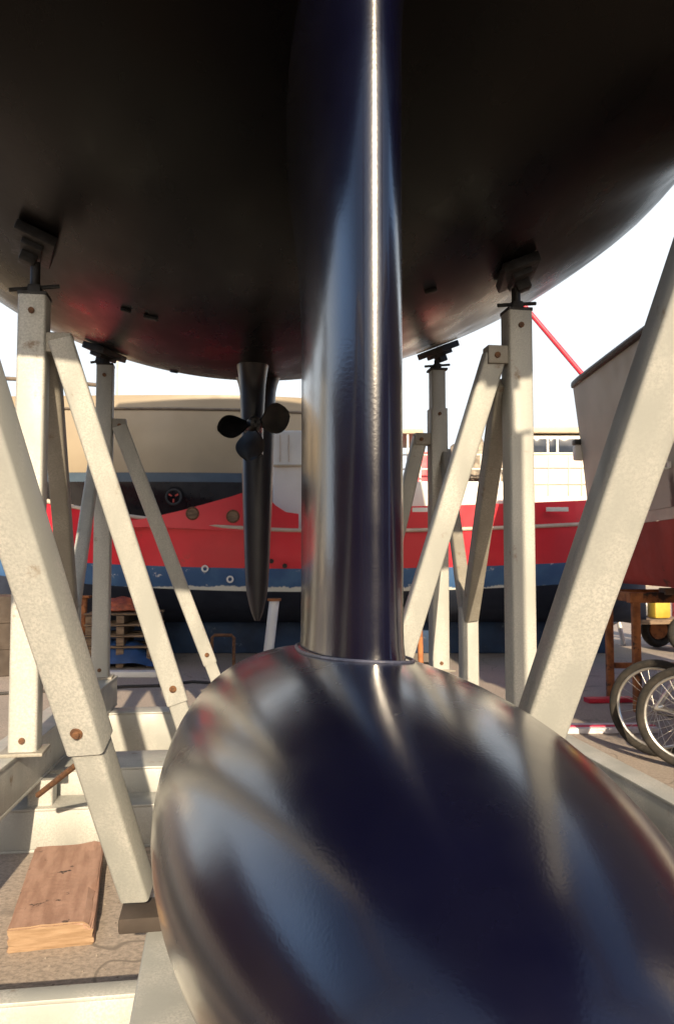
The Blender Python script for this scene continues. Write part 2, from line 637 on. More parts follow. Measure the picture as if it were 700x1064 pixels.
wbm = MB()
loop = []
for x, y, z in foil_ring(-.03, 1.14, .262, 0):
    xx = min(1, abs((x - BT) / BB))
    yy = (y - BS) / (BA if y < BS else 1.75)
    rad = (max(0, 1 - yy * yy) ** .5) ** (1 if y < BS else 1.25)
    zz = BH + BV * rad * math.sqrt(max(0, 1 - min(1, ((x - BT) / (BB * max(rad, .05))) ** 2)))
    loop.append((x, y, zz + .001))
loop.append(loop[0])
wbm.tube(loop, .0045, 8, False)
wbm.build('weld_bead', M['bead'], yacht)

# saildrive leg with folding propeller, and rudder
sd_c = to_local(at(263, 444, 4.95), YO, AY)
rd_c = to_local(at(268, 480, 5.75), YO, AY)
lm = MB()
rings = []
for i in range(25):
    h = sd_c.z - .16 + (hK(sd_c.y) + .16 - sd_c.z + .05) * i / 24 + .0
    g = max(0, 1 - (hK(sd_c.y) - h) / .16)
    g2 = (h - sd_c.z) / .5
    rings.append(foil_ring(-.10 - .05 * g ** 2 - .05 * g2, .34 + .15 * g ** 2 + .08 * g2, (.14 + .04 * max(0, g2)) + .025 * g ** 2.4, h, 0, 14))
rings = [[(x + sd_c.x, y + sd_c.y + .08, z) for x, y, z in r] for r in rings]
lm.loft(rings)
prof = [(-.16, .002), (-.15, .03), (-.1, .058), (0, .066), (.14, .066), (.24, .055), (.33, .03), (.36, .002)]
lm.loft([[(sd_c.x + r * math.cos(2 * math.pi * k / 20), sd_c.y + .08 + y, sd_c.z + r * math.sin(2 * math.pi * k / 20)) for k in range(20)] for y, r in prof], caps=False)
leg = lm.build('saildrive_leg', M['rudder'], yacht, 45)
pm = MB()
prof = [(-.19, .004), (-.185, .03), (-.15, .046), (-.09, .052), (-.06, .05)]
pm.loft([[(sd_c.x + r * math.cos(2 * math.pi * k / 20), sd_c.y + y, sd_c.z + r * math.sin(2 * math.pi * k / 20)) for k in range(20)] for y, r in prof], caps=False)
prop = pm.build('propeller', M['prop'], yacht)
for ang in (262, 20, 190):
    b = MB()
    a = R(ang)
    dr = Vector((math.cos(a), 0, math.sin(a)))
    tn = Vector((-math.sin(a), 0, math.cos(a)))
    ax = Vector((0, 1, 0))
    rings = []
    for i in range(13):
        q = i / 12
        rr = .035 + .19 * q
        wd = .016 + .10 * math.sin(math.pi * min(1, q * .98 + .02) ** .95) ** .75 * (1 if q < .97 else .5)
        tw = R(62 - 34 * q)
        ch = tn * math.cos(tw) * -1 + ax * math.sin(tw)
        th = (ch.cross(dr)).normalized()
        c = Vector((sd_c.x, sd_c.y - .12, sd_c.z)) + dr * rr + ax * .02 * q
        tk = .012 * (1 - .75 * q)
        ring = []
        for k in range(16):
            e = 2 * math.pi * k / 16
            ring.append(c + ch * wd * math.cos(e) + th * (tk * math.sin(e) + .012 * math.cos(e) ** 2))
        rings.append(ring)
    b.loft(rings)
    b.build('blade', M['prop'], prop, 60)

rm = MB()
rings = []
rtop = hK(rd_c.y) + .08
for i in range(31):
    q = i / 30
    h = .86 + (rtop - .86) * q
    tip = min(1, (q + .004) / .12) ** .5
    g = max(0, 1 - (hK(rd_c.y) - h) / .14)
    rings.append(foil_ring(-.12 + .06 * (1 - q), (.27 + .26 * q) * (.35 + .65 * tip), (.10 + .165 * q ** .5) * (.25 + .75 * tip) + .05 * g ** 2, h, 0, 16))
rings = [[(x + rd_c.x, y + rd_c.y, z) for x, y, z in r] for r in rings]
rm.loft(rings)
rm.build('rudder', M['rudder'], yacht, 60)


def hull_point(u, v):
    """where the sight line through a photo pixel meets the yacht's bottom"""
    y = 1.5
    while y < 9:
        p = to_local(at(u, v, y), YO, AY)
        if abs(p.x) < hB(p.y) and p.z > hull_h(p.y, p.x):
            return p
        y += .01
    return None


def hull_normal(p):
    e = .03
    gx = (hull_h(p.y, p.x + e) - hull_h(p.y, p.x - e)) / (2 * e)
    gy = (hull_h(p.y + e, p.x) - hull_h(p.y - e, p.x)) / (2 * e)
    return Vector((gx, gy, -1)).normalized()


for u, v, w in ((131, 321, .05), (157, 329, .07), (447, 301, .06), (181, 391 - 6, .06)):
    p = hull_point(u, v)
    if p:
        nn = hull_normal(p)
        m_ = MB()
        q = nn.to_track_quat('Z', 'X').to_matrix()
        m_.box(p + nn * .006, (w * 1.0, w * .55, .022), .008, q)
        m_.build('skin_fitting', M['dark_iron'], yacht)
# small log impeller fairing seen on the silhouette to the right
p = hull_point(487, 352)
if p:
    m_ = MB().box(p + hull_normal(p) * .02, (.09, .05, .05), .012)
    m_.build('skin_fitting', M['dark_iron'], yacht)

# ------------------------------------------------------------------ the cradle
AC = math.atan(.15)
CO = (.07, 1.8, 0)
cradle = empty('boat_cradle', CO, AC, 'pale galvanised steel boat cradle with posts and slanting braces under the dark yacht', 'boat cradle')


def L(p):
    return to_local(p, CO, AC)


def CL(t, s, h):
    return Vector((t, s, h))


BEAM_TOP = .5
PADS = []


def make_post(base, ztop, w, pad_tilt=True, inner=0):
    """square post, screw jack and hull pad; base in cradle coordinates"""
    x, y, z0 = base
    m_ = MB()
    ztube = ztop - inner
    m_.bar((x, y, z0), (x, y, ztube), w, w, (0, 1, 0), .012)
    o = m_.build('post', M['galv'], cradle)
    MB().box((x, y, z0 + .007), (w * 1.5, w * 1.5, .014), .003).build('base_plate', M['galv_dark'], o)
    if inner:
        i_ = MB().bar((x, y, ztube - .02), (x, y, ztop), w * .82, w * .82, (0, 1, 0), .01)
        i_.build('inner_tube', M['galv'], o)
    for zb in (ztop - .07 - inner * .9, z0 + .06):
        MB().tube([(x, y - w / 2 - .010, zb), (x, y - w / 2 + .01, zb)], .013, 8).build('bolt', M['bolt'], o)
    # pad on the hull
    wp = cradle_to_yacht((x, y, 0))
    hz = hull_h(wp.y, wp.x)
    nn = hull_normal(Vector((wp.x, wp.y, hz)))
    nn = yacht_dir_to_cradle(nn)
    top = Vector((x, y, hz))
    pq = (-nn).to_track_quat('Z', 'Y').to_matrix()
    sc = MB()
    sc.tube([(x, y, ztop - .05), (x, y, hz - .10)], .021, 12)
    k = sc.build('screw', M['dark_iron'], cradle)
    MB().box((x, y, ztop + .008), (w * 1.02, w * 1.02, .016), .003).build('top_plate', M['dark_iron'], o)
    hd = MB()
    a = random.uniform(-.3, .3)
    zz = ztop + .035
    hd.tube([(x - .10, y - .01 + a * .1, zz - .01), (x, y - .01, zz + .006), (x + .10, y - .01 - a * .1, zz + .022)], .009, 8)
    hd.build('handle', M['dark_iron'], k)
    MB().box((x, y, zz), (.055, .055, .04), .008).build('nut', M['dark_iron'], k)
    pd = MB()
    ctr = top + nn * .026
    pd.box(ctr, (.30, .17, .045), .008, pq)
    pdo = pd.build('support_pad', M['dark_iron'], cradle)
    MB().box(ctr + nn * .033, (.20, .09, .03), .006, pq).build('pad_frame', M['dark_iron'], pdo)
    MB().box(ctr + nn * .064, (.07, .07, .055), .01, pq).build('swivel', M['dark_iron'], pdo)
    return o


def cradle_to_yacht(p):
    c, s = math.cos(AC), math.sin(AC)
    w = (CO[0] + p[0] * c - p[1] * s, CO[1] + p[0] * s + p[1] * c, p[2])
    return to_local(w, YO, AY)


def yacht_dir_to_cradle(d):
    a = AY - AC
    return Vector((d.x * math.cos(a) - d.y * math.sin(a), d.x * math.sin(a) + d.y * math.cos(a), d.z))


P1L = L(at(31, 560, 3.37)).xy
P1R = L(at(539, 560, 3.70)).xy
P2L = L(at(107, 560, 5.43)).xy
P2R = L(at(455, 560, 5.80)).xy
P0L = L((-1.15, .74, 0)).xy
P0R = L((1.18, .86, 0)).xy
make_post((*P1L, BEAM_TOP), at(31, 310, 3.37).z, .115)
make_post((*P1R, BEAM_TOP), at(539, 326, 3.70).z, .115)
make_post((*P2L, BEAM_TOP), at(107, 381, 5.43).z, .11, inner=.0)
make_post((*P2R, BEAM_TOP), at(455, 386, 5.80).z, .125, inner=.28)
make_post((*P0L, BEAM_TOP), 3.1, .115)
make_post((*P0R, BEAM_TOP), 3.1, .115)


def make_brace(p0, p1, w, d, split=None, up=(0, 0, 1), m='galv', foot=None):
    """upper tube from p0 down to the split, a thinner tube sliding out of it down to p1"""
    p0, p1 = Vector(p0), Vector(p1)
    b = MB()
    if split is None:
        b.bar(p0, p1, w, d, up)
        o = b.build('brace', M[m], cradle)
    else:
        q = p0.lerp(p1, split)
        b.bar(p0, q, w, d, up)
        o = b.build('brace', M[m], cradle)
        i_ = MB().bar(p0.lerp(p1, split - .02), p1, w * .86, d * .86, up)
        i_.build('inner_tube', M[m], o)
        z = (p1 - p0).normalized()
        x = Vector(up).cross(z).normalized()
        y = z.cross(x)
        c = p0.lerp(p1, split - .035)
        for sg in (1, -1):
            MB().tube([c + y * sg * (d / 2 - .01), c + y * sg * (d / 2 + .004)], .017, 16).build('washer', M['bolt'], o)
            MB().tube([c + y * sg * (d / 2 - .01), c + y * sg * (d / 2 + .012)], .010, 8).build('bolt', M['bolt'], o)
    return o


def world_beam(pa, pb):
    return L(pa), L(pb)


# near pair: from the off-frame posts down and aft to the middle
p0 = at(784, 110, 1.66)
p1 = at(500, 930, 2.62)
make_brace(L(p0), L(p1), .122, .122, .80, up=L(p0 + Vector((.08, -1, .2))) - L(p0))
p0 = at(-118, 110, 1.52)
p1 = at(143, 925, 2.5)
make_brace(L(p0), L(p1), .104, .104, .735, up=L(p0 + Vector((-.12, -1, .2))) - L(p0))
# middle pair
for (u0, v0, u1, v1, Y0, Y1, w, sp) in ((63, 352, 212, 815, 3.37, 3.95, .10, .79), (513, 370, 380, 803, 3.70, 4.02, .10, .8)):
    a, b_ = at(u0, v0, Y0), at(u1, v1, Y1)
    make_brace(L(a), L(b_), w, w, sp, up=(0, -1, .2))
for (u0, v0, u1, v1, Y0, Y1, w, sp) in ((124, 442, 233, 728, 5.43, 6.0, .10, .85), (436, 455, 372, 726, 5.80, 6.1, .10, .85)):
    a, b_ = at(u0, v0, Y0), at(u1, v1, Y1)
    make_brace(L(a), L(b_), w, w, sp, up=(0, -1, .2))
# brackets that carry the brace heads
for P, u0, v0, Y0, w in ((P1L, 63, 357, 3.37, .09), (P1R, 513, 371, 3.70, .09), (P2L, 124, 442, 5.43, .08), (P2R, 436, 457, 5.80, .09)):
    q = L(at(u0, v0, Y0))
    mm = MB()
    sx = 1 if q.x > P[0] else -1
    mm.bar((P[0] + sx * .05, P[1], q.z), (q.x + sx * .045, P[1], q.z), .085, .085, (0, 1, 0), .006)
    o = mm.build('bracket', M['galv_dark'], cradle)
    MB().tube([(q.x + sx * .005, P[1] - .052, q.z - .005), (q.x + sx * .005, P[1] - .03, q.z - .005)], .014, 8).build('bolt', M['bolt'], o)
for P, q in ((P0L, L(at(-118, 110, 1.52))), (P0R, L(at(784, 110, 1.66)))):
    MB().bar((P[0], P[1] + .06, q.z), (q.x, q.y + .02, q.z), .09, .09, (0, 0, 1), .008).build('bracket', M['galv_dark'], cradle)
# lengthwise braces meeting in a V on the side beams
for P, Q, u0, v0, ua, va, Y0, uq, vq, Yq, um, vm, Ym in (
        (P1R, P2R, 522, 398, 462, 470, 5.8, 487, 722, 4.74, 489, 640, 4.74),
        (P1L, P2L, 50, 350, 100, 470, 5.43, 72, 728, 4.40, 74, 640, 4.4)):
    ya = 3.74 if u0 > 300 else 3.42
    foot = L(at(uq, vq, Yq))
    mid = L(at(um, vm, Ym))
    mid.x, mid.y = foot.x, foot.y
    mm = MB().bar((foot.x, foot.y, BEAM_TOP), (foot.x, foot.y, mid.z + .05), .10, .09, (0, 1, 0))
    mm.build('brace_stub', M['galv'], cradle)
    mm = MB().bar(L(at(u0, v0, ya)), (foot.x, foot.y - .03, mid.z), .085, .085, (0, 1, 0))
    mm.build('brace', M['galv_dark'], cradle)
    mm = MB().bar(L(at(ua, va, Y0)), (foot.x, foot.y + .03, mid.z), .075, .075, (0, 1, 0))
    mm.build('brace', M['galv_dark'] if u0 > 300 else M['galv'], cradle)


def channel(p0, p1, w, h, ft, inward, m, name, parent=cradle):
    """C section along p0-p1: top at p.z, web on the inward side"""
    p0, p1 = Vector(p0), Vector(p1)
    b = MB()
    z = (p1 - p0).normalized()
    x = Vector((0, 0, 1)).cross(z).normalized() * inward
    wb = .010
    for off, ww, zz, hh in ((0, w, -ft / 2, ft), (0, w, -h + ft / 2, ft), (w / 2 - wb, wb * 1.4, -h / 2, h - 2 * ft - .001)):
        b.bar(p0 + x * off + Vector((0, 0, zz)), p1 + x * off + Vector((0, 0, zz)), ww, hh, (0, 0, 1), .003, 2)
    return b.build(name, M[m], parent)


# side beams on which the posts stand
lx, rx = P1L[0], P1R[0]
side_l = channel(CL(P0L[0] - .02, -1.3, .5), CL(P2L[0] + .02, 3.95, .5), .16, .2, .014, -1, 'galv', 'side_beam')
side_r = channel(CL(P1R[0] + .12, -1.3, .5), CL(P2R[0], 3.95, .5), .10, .2, .014, 1, 'galv', 'side_beam')
# cross beams low down
for s_, w_, h_, zt, ext in ((.42, .07, .20, .20, 1.05), (2.12, .20, .19, .19, 1.2), (2.42, .34, .30, .30, 1.2), (3.75, .2, .3, .3, 1.2)):
    channel(CL(-ext - .1, s_, zt), CL(ext + .15, s_, zt), w_, h_, .012, -1, 'galv', 'cross_beam')
# legs between cross beams and side beams
for s_, zt in ((2.12, .19), (3.75, .3)):
    for sg, xx in ((-1, lx), (1, rx)):
        MB().bar((xx, s_, zt), (xx, s_, .302), .11, .11, (0, 1, 0)).build('short_leg', M['galv'], cradle)
        MB().bar((xx, s_, 0.0), (xx, s_, zt - .002), .10, .10, (0, 1, 0)).build('short_leg', M['galv_dark'], cradle) if zt > .25 else None
# lengthwise beams under the bulb
for sg in (-1, 1):
    MB().bar((sg * .45, -1.0, .103), (sg * .45, 1.0, .103), .16, .206, (0, 0, 1), .008).build('centre_beam', M['galv'], cradle)
    MB().bar((sg * .45 - .0, 2.6, .15), (sg * .32, 4.1, .15), .12, .20, (0, 0, 1), .008).build('centre_beam', M['galv_dark'], cradle)
# thin tie rod and clamp near the left brace
tr = MB().tube([L(at(40, 826, 3.25)), L(at(88, 788, 2.95))], .012, 8)
tr.build('tie_rod', M['bolt'], cradle)
# wooden foot block below the left near brace
fb = L(at(146, 922, 2.5))
MB().box((fb.x + .01, fb.y - .01, .226), (.13, .15, .045), .008).build('foot_block', M['drum'], cradle)
fb = L(at(500, 930, 2.62))
MB().box((fb.x, fb.y, .226), (.13, .15, .045), .008).build('foot_block', M['drum'], cradle)

# keel block that carries the bulb
kb = tag(MB().box((.093 + .0, 1.8, .2), (.55, .35, .398), .01, Matrix.Rotation(AY, 3, 'Z')).build('keel_block', M['timber']),
         'timber block under the navy keel bulb', 'timber block')
kb2 = None

# ------------------------------------------------------------------ plank on the ground
pc = Vector(((60 - 350) * 3.05 / F, 3.05, 0))
pr = MB()
W, LN, TH = .275, .78, .08
rot = Matrix.Rotation(R(15), 3, 'Z')
plank = empty('wooden_plank', (-1.045, 3.13, 0), R(14), 'short reddish wooden plank lying on the ground beside the bulb', 'plank')
bmk = bmesh.new()
bmesh.ops.create_cube(bmk, size=1)
bmesh.ops.subdivide_edges(bmk, edges=bmk.edges[:], cuts=7, use_grid_fill=True)
rnd = random.Random(3)
for v in bmk.verts:
    x, y, z = v.co
    edge = (abs(abs(x) - .5) < .01) + (abs(abs(y) - .5) < .01) + (abs(abs(z) - .5) < .01)
    k = .002 if edge >= 2 else .001
    chew = .03 if (x > .35 and y < -.1 and z > .3 and edge >= 2) else 0
    v.co = Vector((x * W + rnd.uniform(-k, k) - chew * rnd.random() * .5, y * LN + rnd.uniform(-k, k), (z + .5) * TH + rnd.uniform(-k, k) * (z > -.4) - chew * rnd.random() * .6 + .001))
pm_ = bpy.data.meshes.new('board')
bmesh.ops.bevel(bmk, geom=[e for e in bmk.edges if len(e.link_faces) == 2 and e.calc_face_angle(0) > .9], offset=.005, segments=2, affect='EDGES')
bmk.to_mesh(pm_)
bmk.free()
pm_.materials.append(M['wood'])
pm_.materials.append(M['wood_end'])
for pl in pm_.polygons:
    if abs(pl.normal.y) > .8 and abs(pl.center.y) > LN / 2 - .02:
        pl.material_index = 1
po = bpy.data.objects.new('board', pm_)
COL.objects.link(po)
po.parent = plank

# ------------------------------------------------------------------ red fishing boat (far, across the view)
RY = 10.0
red = empty('fishing_boat', (-.2, RY + 1.25, 0), 0, 'red fishing boat with scraped blue band and white deckhouse behind the cradle', 'fishing boat')


def RL(u, v, dy=0):
    p = at(u, v, RY + dy)
    return Vector((p.x + .2, dy - 1.25, p.z))


def rb(x):                                          # half breadth factor
    q = (x + .1) / 4.6
    return max(.0, 1 - abs(q) ** (2.6 if q < 0 else 5)) ** .7


def rsheer(x):
    return 1.64 + .028 * (x - .2) ** 2 * (1 if x < 0 else .35)


def zone(rows, name, m, parent, xs=None):
    mb = MB()
    xs = xs or [-4.65 + 9.15 * i / 60 for i in range(61)]
    for sg in (-1, 1):
        rg = []
        for x in xs:
            rg.append([(x, sg * b(x), z(x)) for b, z in rows])
        mb.loft(rg, close=False)
    return mb.build(name, m, parent, 40)


c = lambda k: (lambda x: k)
zone([(lambda x: .10 * rb(x), c(.42)), (lambda x: .55 * rb(x), c(.50)), (lambda x: .95 * rb(x), c(.68)), (lambda x: 1.14 * rb(x), lambda x: .88 + .01 * x * x)], 'bottom', M['navy_bottom'], red)
zone([(lambda x: 1.14 * rb(x), lambda x: .88 + .01 * x * x), (lambda x: 1.19 * rb(x), lambda x: 1.0 + .009 * x * x), (lambda x: 1.22 * rb(x), lambda x: 1.17 + .008 * x * x)], 'blue_band', M['band'], red)
hull_red = zone([(lambda x: 1.22 * rb(x), lambda x: 1.17 + .008 * x * x), (lambda x: 1.25 * rb(x), lambda x: 1.4 + .012 * x * x), (lambda x: 1.26 * rb(x), lambda x: rsheer(x) + .0),
                 (lambda x: 1.27 * rb(x), lambda x: rsheer(x) + (.30 if x > .4 else max(0, .30 - .45 * (.4 - x)) if x > -.3 else 0.02))], 'hull', M['red'], red)
rr_ = MB()
for sg in (-1, 1):
    rr_.tube([(x, sg * (1.262 * rb(x) + .012), rsheer(x)) for x in [-4.5 + 8.9 * i / 50 for i in range(51)]], .024, 8)
rr_.build('rub_rail', M['rail'], red)
MB().bar((-3.6, 0, .22), (3.9, 0, .22), .3, .44, (0, 0, 1), .02).build('keel', M['blue_keel'], red)
dkm = MB()
dkm.loft([[(x, -1.24 * rb(x), rsheer(x) - .12), (x, 1.24 * rb(x), rsheer(x) - .12)] for x in [-4.4 + 8.7 * i / 40 for i in range(41)]], close=False)
dkm.build('deck', M['rail'], red)
# raised bulwark with round ports
top = [(105, 547), (130, 542), (160, 537), (190, 530), (215, 523), (240, 516), (255, 511), (268, 510), (278, 516), (286, 525), (297, 532), (310, 534)]
poly = [RL(u, v, -.015) for u, v in top] + [RL(u, v, -.015) for u, v in ((310, 552), (270, 552), (230, 551), (190, 549), (150, 547.5), (105, 549))]
bw = MB().prism(poly, (0, .05, 0)).build('bulwark', M['red'], red)
for u, v in ((200, 533.5), (242, 536.5)):
    p = RL(u, v, -.02)
    MB().ring(p, (0, 1, 0), .072, .012, 24, 8).build('port_ring', M['bolt'], bw)
    MB().tube([p + Vector((0, .001, 0)), p + Vector((0, -.006, 0))], .066, 20).build('port_opening', M['timber'], bw)
# fairlead and drain hole in the topsides
for u, v in ((282, 583), (296, 588)):
    p = RL(u, v, .0)
    MB().tube([p, p + Vector((0, -.03, 0))], .03, 12).build('drain', M['dark_iron'], red)
for u, v in ((236 + 3, 592 + 10), (213, 591)):
    p = RL(u, v, .03)
    MB().ring(p, (0, 1, 0), .035, .012, 16, 6).build('anode_ring', M['white'], red)
for u0, u1, v in ((567, 590, 529.5), (428, 446, 530)):
    q0, q1 = RL(u0, v + 2, -.01), RL(u1, v - 2.5, -.01)
    MB().box(((q0.x + q1.x) / 2, q0.y, (q0.z + q1.z) / 2), (q1.x - q0.x, .02, q1.z - q0.z), .004).build('plate', M['white'], red)
# deckhouse: aft cabin at right, low cabin in the middle, canopy between
hs = MB()
a, b_ = RL(548, 516, .5), RL(640, 452, .5)
hs.box(((a.x + b_.x) / 2, .0, (a.z - .35 + b_.z) / 2), (b_.x - a.x, 1.5, b_.z - a.z + .35), .03)
house = hs.build('deckhouse', M['white'], red)
for u0, u1 in ((553, 567.5), (570, 577.5), (580, 606), (609, 630)):
    q0, q1 = RL(u0, 470, .5), RL(u1, 456, .5)
    MB().box(((q0.x + q1.x) / 2, -.752, (q0.z + q1.z) / 2), (q1.x - q0.x, .02, q1.z - q0.z), .006).build('window', M['glass'], house)
for v in (472, 486, 503):
    q0, q1 = RL(549, v, .5), RL(639, v, .5)
    MB().bar((q0.x, -.758, q0.z), (q1.x, -.758, q1.z), .02, .018, (0, 1, 0), .004).build('trim', M['rail'], house)
for u in (569, 590, 604):
    q0, q1 = RL(u, 515, .5), RL(u, 474, .5)
    MB().bar((q0.x, -.757, q0.z), (q1.x, -.757, q1.z), .016, .014, (0, 1, 0), .004).build('trim', M['rail'], house)
q0, q1 = RL(545, 450, .45), RL(645, 444, .45)
MB().box(((q0.x + q1.x) / 2, 0, (q0.z + q1.z) / 2), (q1.x - q0.x, 1.65, q1.z - q0.z), .02).build('roof', M['tan_roof'], house)
hs = MB()
a, b_ = RL(283, 540, .55), RL(372, 447, .55)
hs.box(((a.x + b_.x) / 2, .05, (a.z + b_.z) / 2 - .15), (b_.x - a.x, 1.5, b_.z - a.z + .3), .05)
fore = hs.build('fore_cabin', M['white'], red)
q0, q1 = RL(284, 484, .55), RL(371, 484, .55)
MB().bar((q0.x, -.715, q0.z), (q1.x, -.715, q1.z), .03, .03, (0, 1, 0), .006).build('trim', M['tan_roof'], fore)
for u in (291, 300):
    q0, q1 = RL(u, 480, .55), RL(u, 452, .55)
    MB().bar((q0.x, -.708, q0.z), (q1.x, -.708, q1.z), .012, .012, (0, 1, 0), .003).build('trim', M['rail'], fore)
wl = MB()
q0, q1 = RL(374, 524, .3), RL(546, 500, .3)
wl.box(((q0.x + q1.x) / 2, -.9, (q0.z + q1.z) / 2 - .05), (q1.x - q0.x, .06, q1.z - q0.z + .1), .02)
wl.build('side_screen', M['white'], red)
rl = MB()
for v in (487, 472):
    q0, q1 = RL(374, v, .3), RL(548, v, .3)
    rl.tube([(q0.x, -.9, q0.z), (q1.x, -.9, q1.z)], .012, 6)
for u in (380, 410, 428, 446, 470, 500, 520, 545):
    q0, q1 = RL(u, 502, .3), RL(u, 472, .3)
    rl.tube([(q0.x, -.9, q0.z), (q1.x, -.9, q1.z)], .011, 6)
rl.build('railing', M['white'], red)
q0, q1 = RL(372, 450, .5), RL(440, 445, .5)
MB().box(((q0.x + q1.x) / 2, 0, (q0.z + q1.z) / 2), (q1.x - q0.x, 1.4, .06), .015).build('canopy', M['tan_roof'], red)
rl = MB()
for u in (376, 424, 437):
    q0, q1 = RL(u, 525, .5), RL(u, 449, .5)
    rl.tube([(q0.x, -.66, q0.z), (q1.x, -.66, q1.z)], .016, 6)
rl.build('canopy_post', M['white'], red)
# nets piled on the working deck (they sit inside the boat, things of their own)
for i, (u, v, sx, sz, lb) in enumerate(((487, 478, .26, .34, 'tall brown fishing net heap beside the white deckhouse of the red boat'), (515, 488, .30, .2, 'low brown fishing net heap next to the tall heap on the red boat'))):
    p = at(u, v, RY + 1.1)
    b = bmesh.new()
    bmesh.ops.create_icosphere(b, subdivisions=4, radius=1)
    rnd = random.Random(i)
    from mathutils import noise as mnoise
    for q in b.verts:
        d = 1 + .28 * mnoise.noise(q.co * 2.3 + Vector((i * 7, 0, 0))) + .14 * mnoise.noise(q.co * 6)
        q.co = Vector((q.co.x * sx * d, q.co.y * .3 * d, max(-.35, q.co.z) * sz * 1.5 * d))
    me = bpy.data.meshes.new('fishing_net')
    b.to_mesh(me)
    b.free()
    me.shade_smooth()
    me.materials.append(M['net'])
    o = bpy.data.objects.new('fishing_net', me)
    o.location = (p.x, p.y, p.z - .1)
    COL.objects.link(o)
    tag(o, lb, 'fishing net', 'nets on the red boat')
# red locker on the working deck
q0, q1 = at(427, 508, RY + 1.0), at(443, 472, RY + 1.0)
lk = empty('deck_locker', ((q0.x + q1.x) / 2, RY + 1.0, 1.55), 0, 'red locker standing on the deck of the red boat beside the keel fin', 'locker')
MB().box((0, 0, (q1.z - 1.55) / 2), (q1.x - q0.x, .3, q1.z - 1.55 - .03), .02).build('body', M['crane'], lk)
MB().box((0, 0, q1.z - 1.55), (q1.x - q0.x + .03, .33, .03), .008).build('lid', M['red'], lk)

# props and blocks under the red boat
def boat_prop(p0, p1, label, r=.05, m='white'):
    p0, p1 = Vector(p0), Vector(p1)
    e = empty('boat_prop', p0, 0, label, 'boat prop', 'props under the red boat')
    d = p1 - p0
    MB().tube([(0, 0, .02), d * .5, d], r, 12).build('pole', M[m], e)
    MB().box((0, 0, .012), (.2, .2, .024), .004).build('base_plate', M['dark_iron'], e)
    MB().box(d + Vector((0, 0, .015)), (.16, .16, .03), .006).build('head_plate', M['rust'], e)
    return e


boat_prop((at(277, 690, 9.7).x, 9.72, 0), (at(284, 628, 9.75).x, 9.9, .78), 'thick white boat prop below the yacht rudder', .062)
boat_prop((at(83, 690, 9.9).x, 9.9, 0), (at(88, 632, 10.2).x, 10.2, .8), 'dark boat prop under the bow of the red boat', .04, 'rust')
boat_prop((at(437, 690, 9.9).x, 9.9, 0), (at(435, 625, 10.2).x, 10.2, .80), 'thin rusty boat prop under the red boat right of the keel fin', .035, 'rust')
boat_prop((at(590, 690, 10).x, 10, 0), (at(590, 625, 10.2).x, 10.2, .80), 'rusty boat prop under the aft end of the red boat', .04, 'rust')
hp = empty('pipe_hoop', (at(235, 690, 9.6).x, 9.6, 0), 0, 'small rusty pipe hoop standing under the red boat', 'pipe hoop')
MB().tube([(-.17, 0, 0), (-.17, 0, .36), (-.14, 0, .39), (.06, 0, .39), (.09, 0, .36), (.09, 0, 0)], .020, 8).build('hoop', M['bolt'], hp)

# ------------------------------------------------------------------ cream motor boat behind the red one
TY = 13.0
tan = empty('motor_boat', (-4.0, TY + 1.6, 0), 0, 'cream motor boat with black bottom and slate blue stripe behind the red boat', 'motor boat')


def tb(x):
    q = (x - .0) / 4.7
    return max(0.0, 1 - max(0, q) ** 3.2) ** .6 * (1 if q > -1 else 0)


txs = [-4.6 + 9.2 * i / 50 for i in range(51)]
zone([(lambda x: .1 * tb(x), c(.5)), (lambda x: .7 * tb(x), c(1.0)), (lambda x: 1.3 * tb(x), c(1.8)), (lambda x: 1.52 * tb(x), c(2.55))], 'bottom', M['black_gloss'], tan, txs)
zone([(lambda x: 1.525 * tb(x), c(2.55)), (lambda x: 1.54 * tb(x), c(2.70))], 'stripe', M['blue_line'], tan, txs)
zone([(lambda x: 1.545 * tb(x), c(2.70)), (lambda x: 1.6 * tb(x), c(3.72)), (lambda x: 1.59 * tb(x), c(3.76)), (lambda x: 1.59 * tb(x), lambda x: 3.96 + .01 * x)], 'hull', M['tan'], tan, txs)
tr_ = MB()
for sg in (-1, 1):
    tr_.tube([(x, sg * (1.6 * tb(x) + .012), 3.74) for x in txs], .022, 8)
tr_.build('rub_rail', M['pipe'], tan)
MB().loft([[(x, -1.58 * tb(x), 3.9), (x, 1.58 * tb(x), 3.9)] for x in txs], close=False).build('deck', M['tan'], tan)
MB().add([(-4.6, -1.59, 3.9), (-4.6, 1.59, 3.9), (-4.6, 1.5, 2.6), (-4.6, .1, .5), (-4.6, -.1, .5), (-4.6, -1.5, 2.6)], [(0, 1, 2, 3, 4, 5)]).build('transom', M['tan'], tan)


def TL(u, v, dy):
    p = at(u, v, TY + dy)
    return Vector((p.x + 4.0, dy - 1.6, p.z))


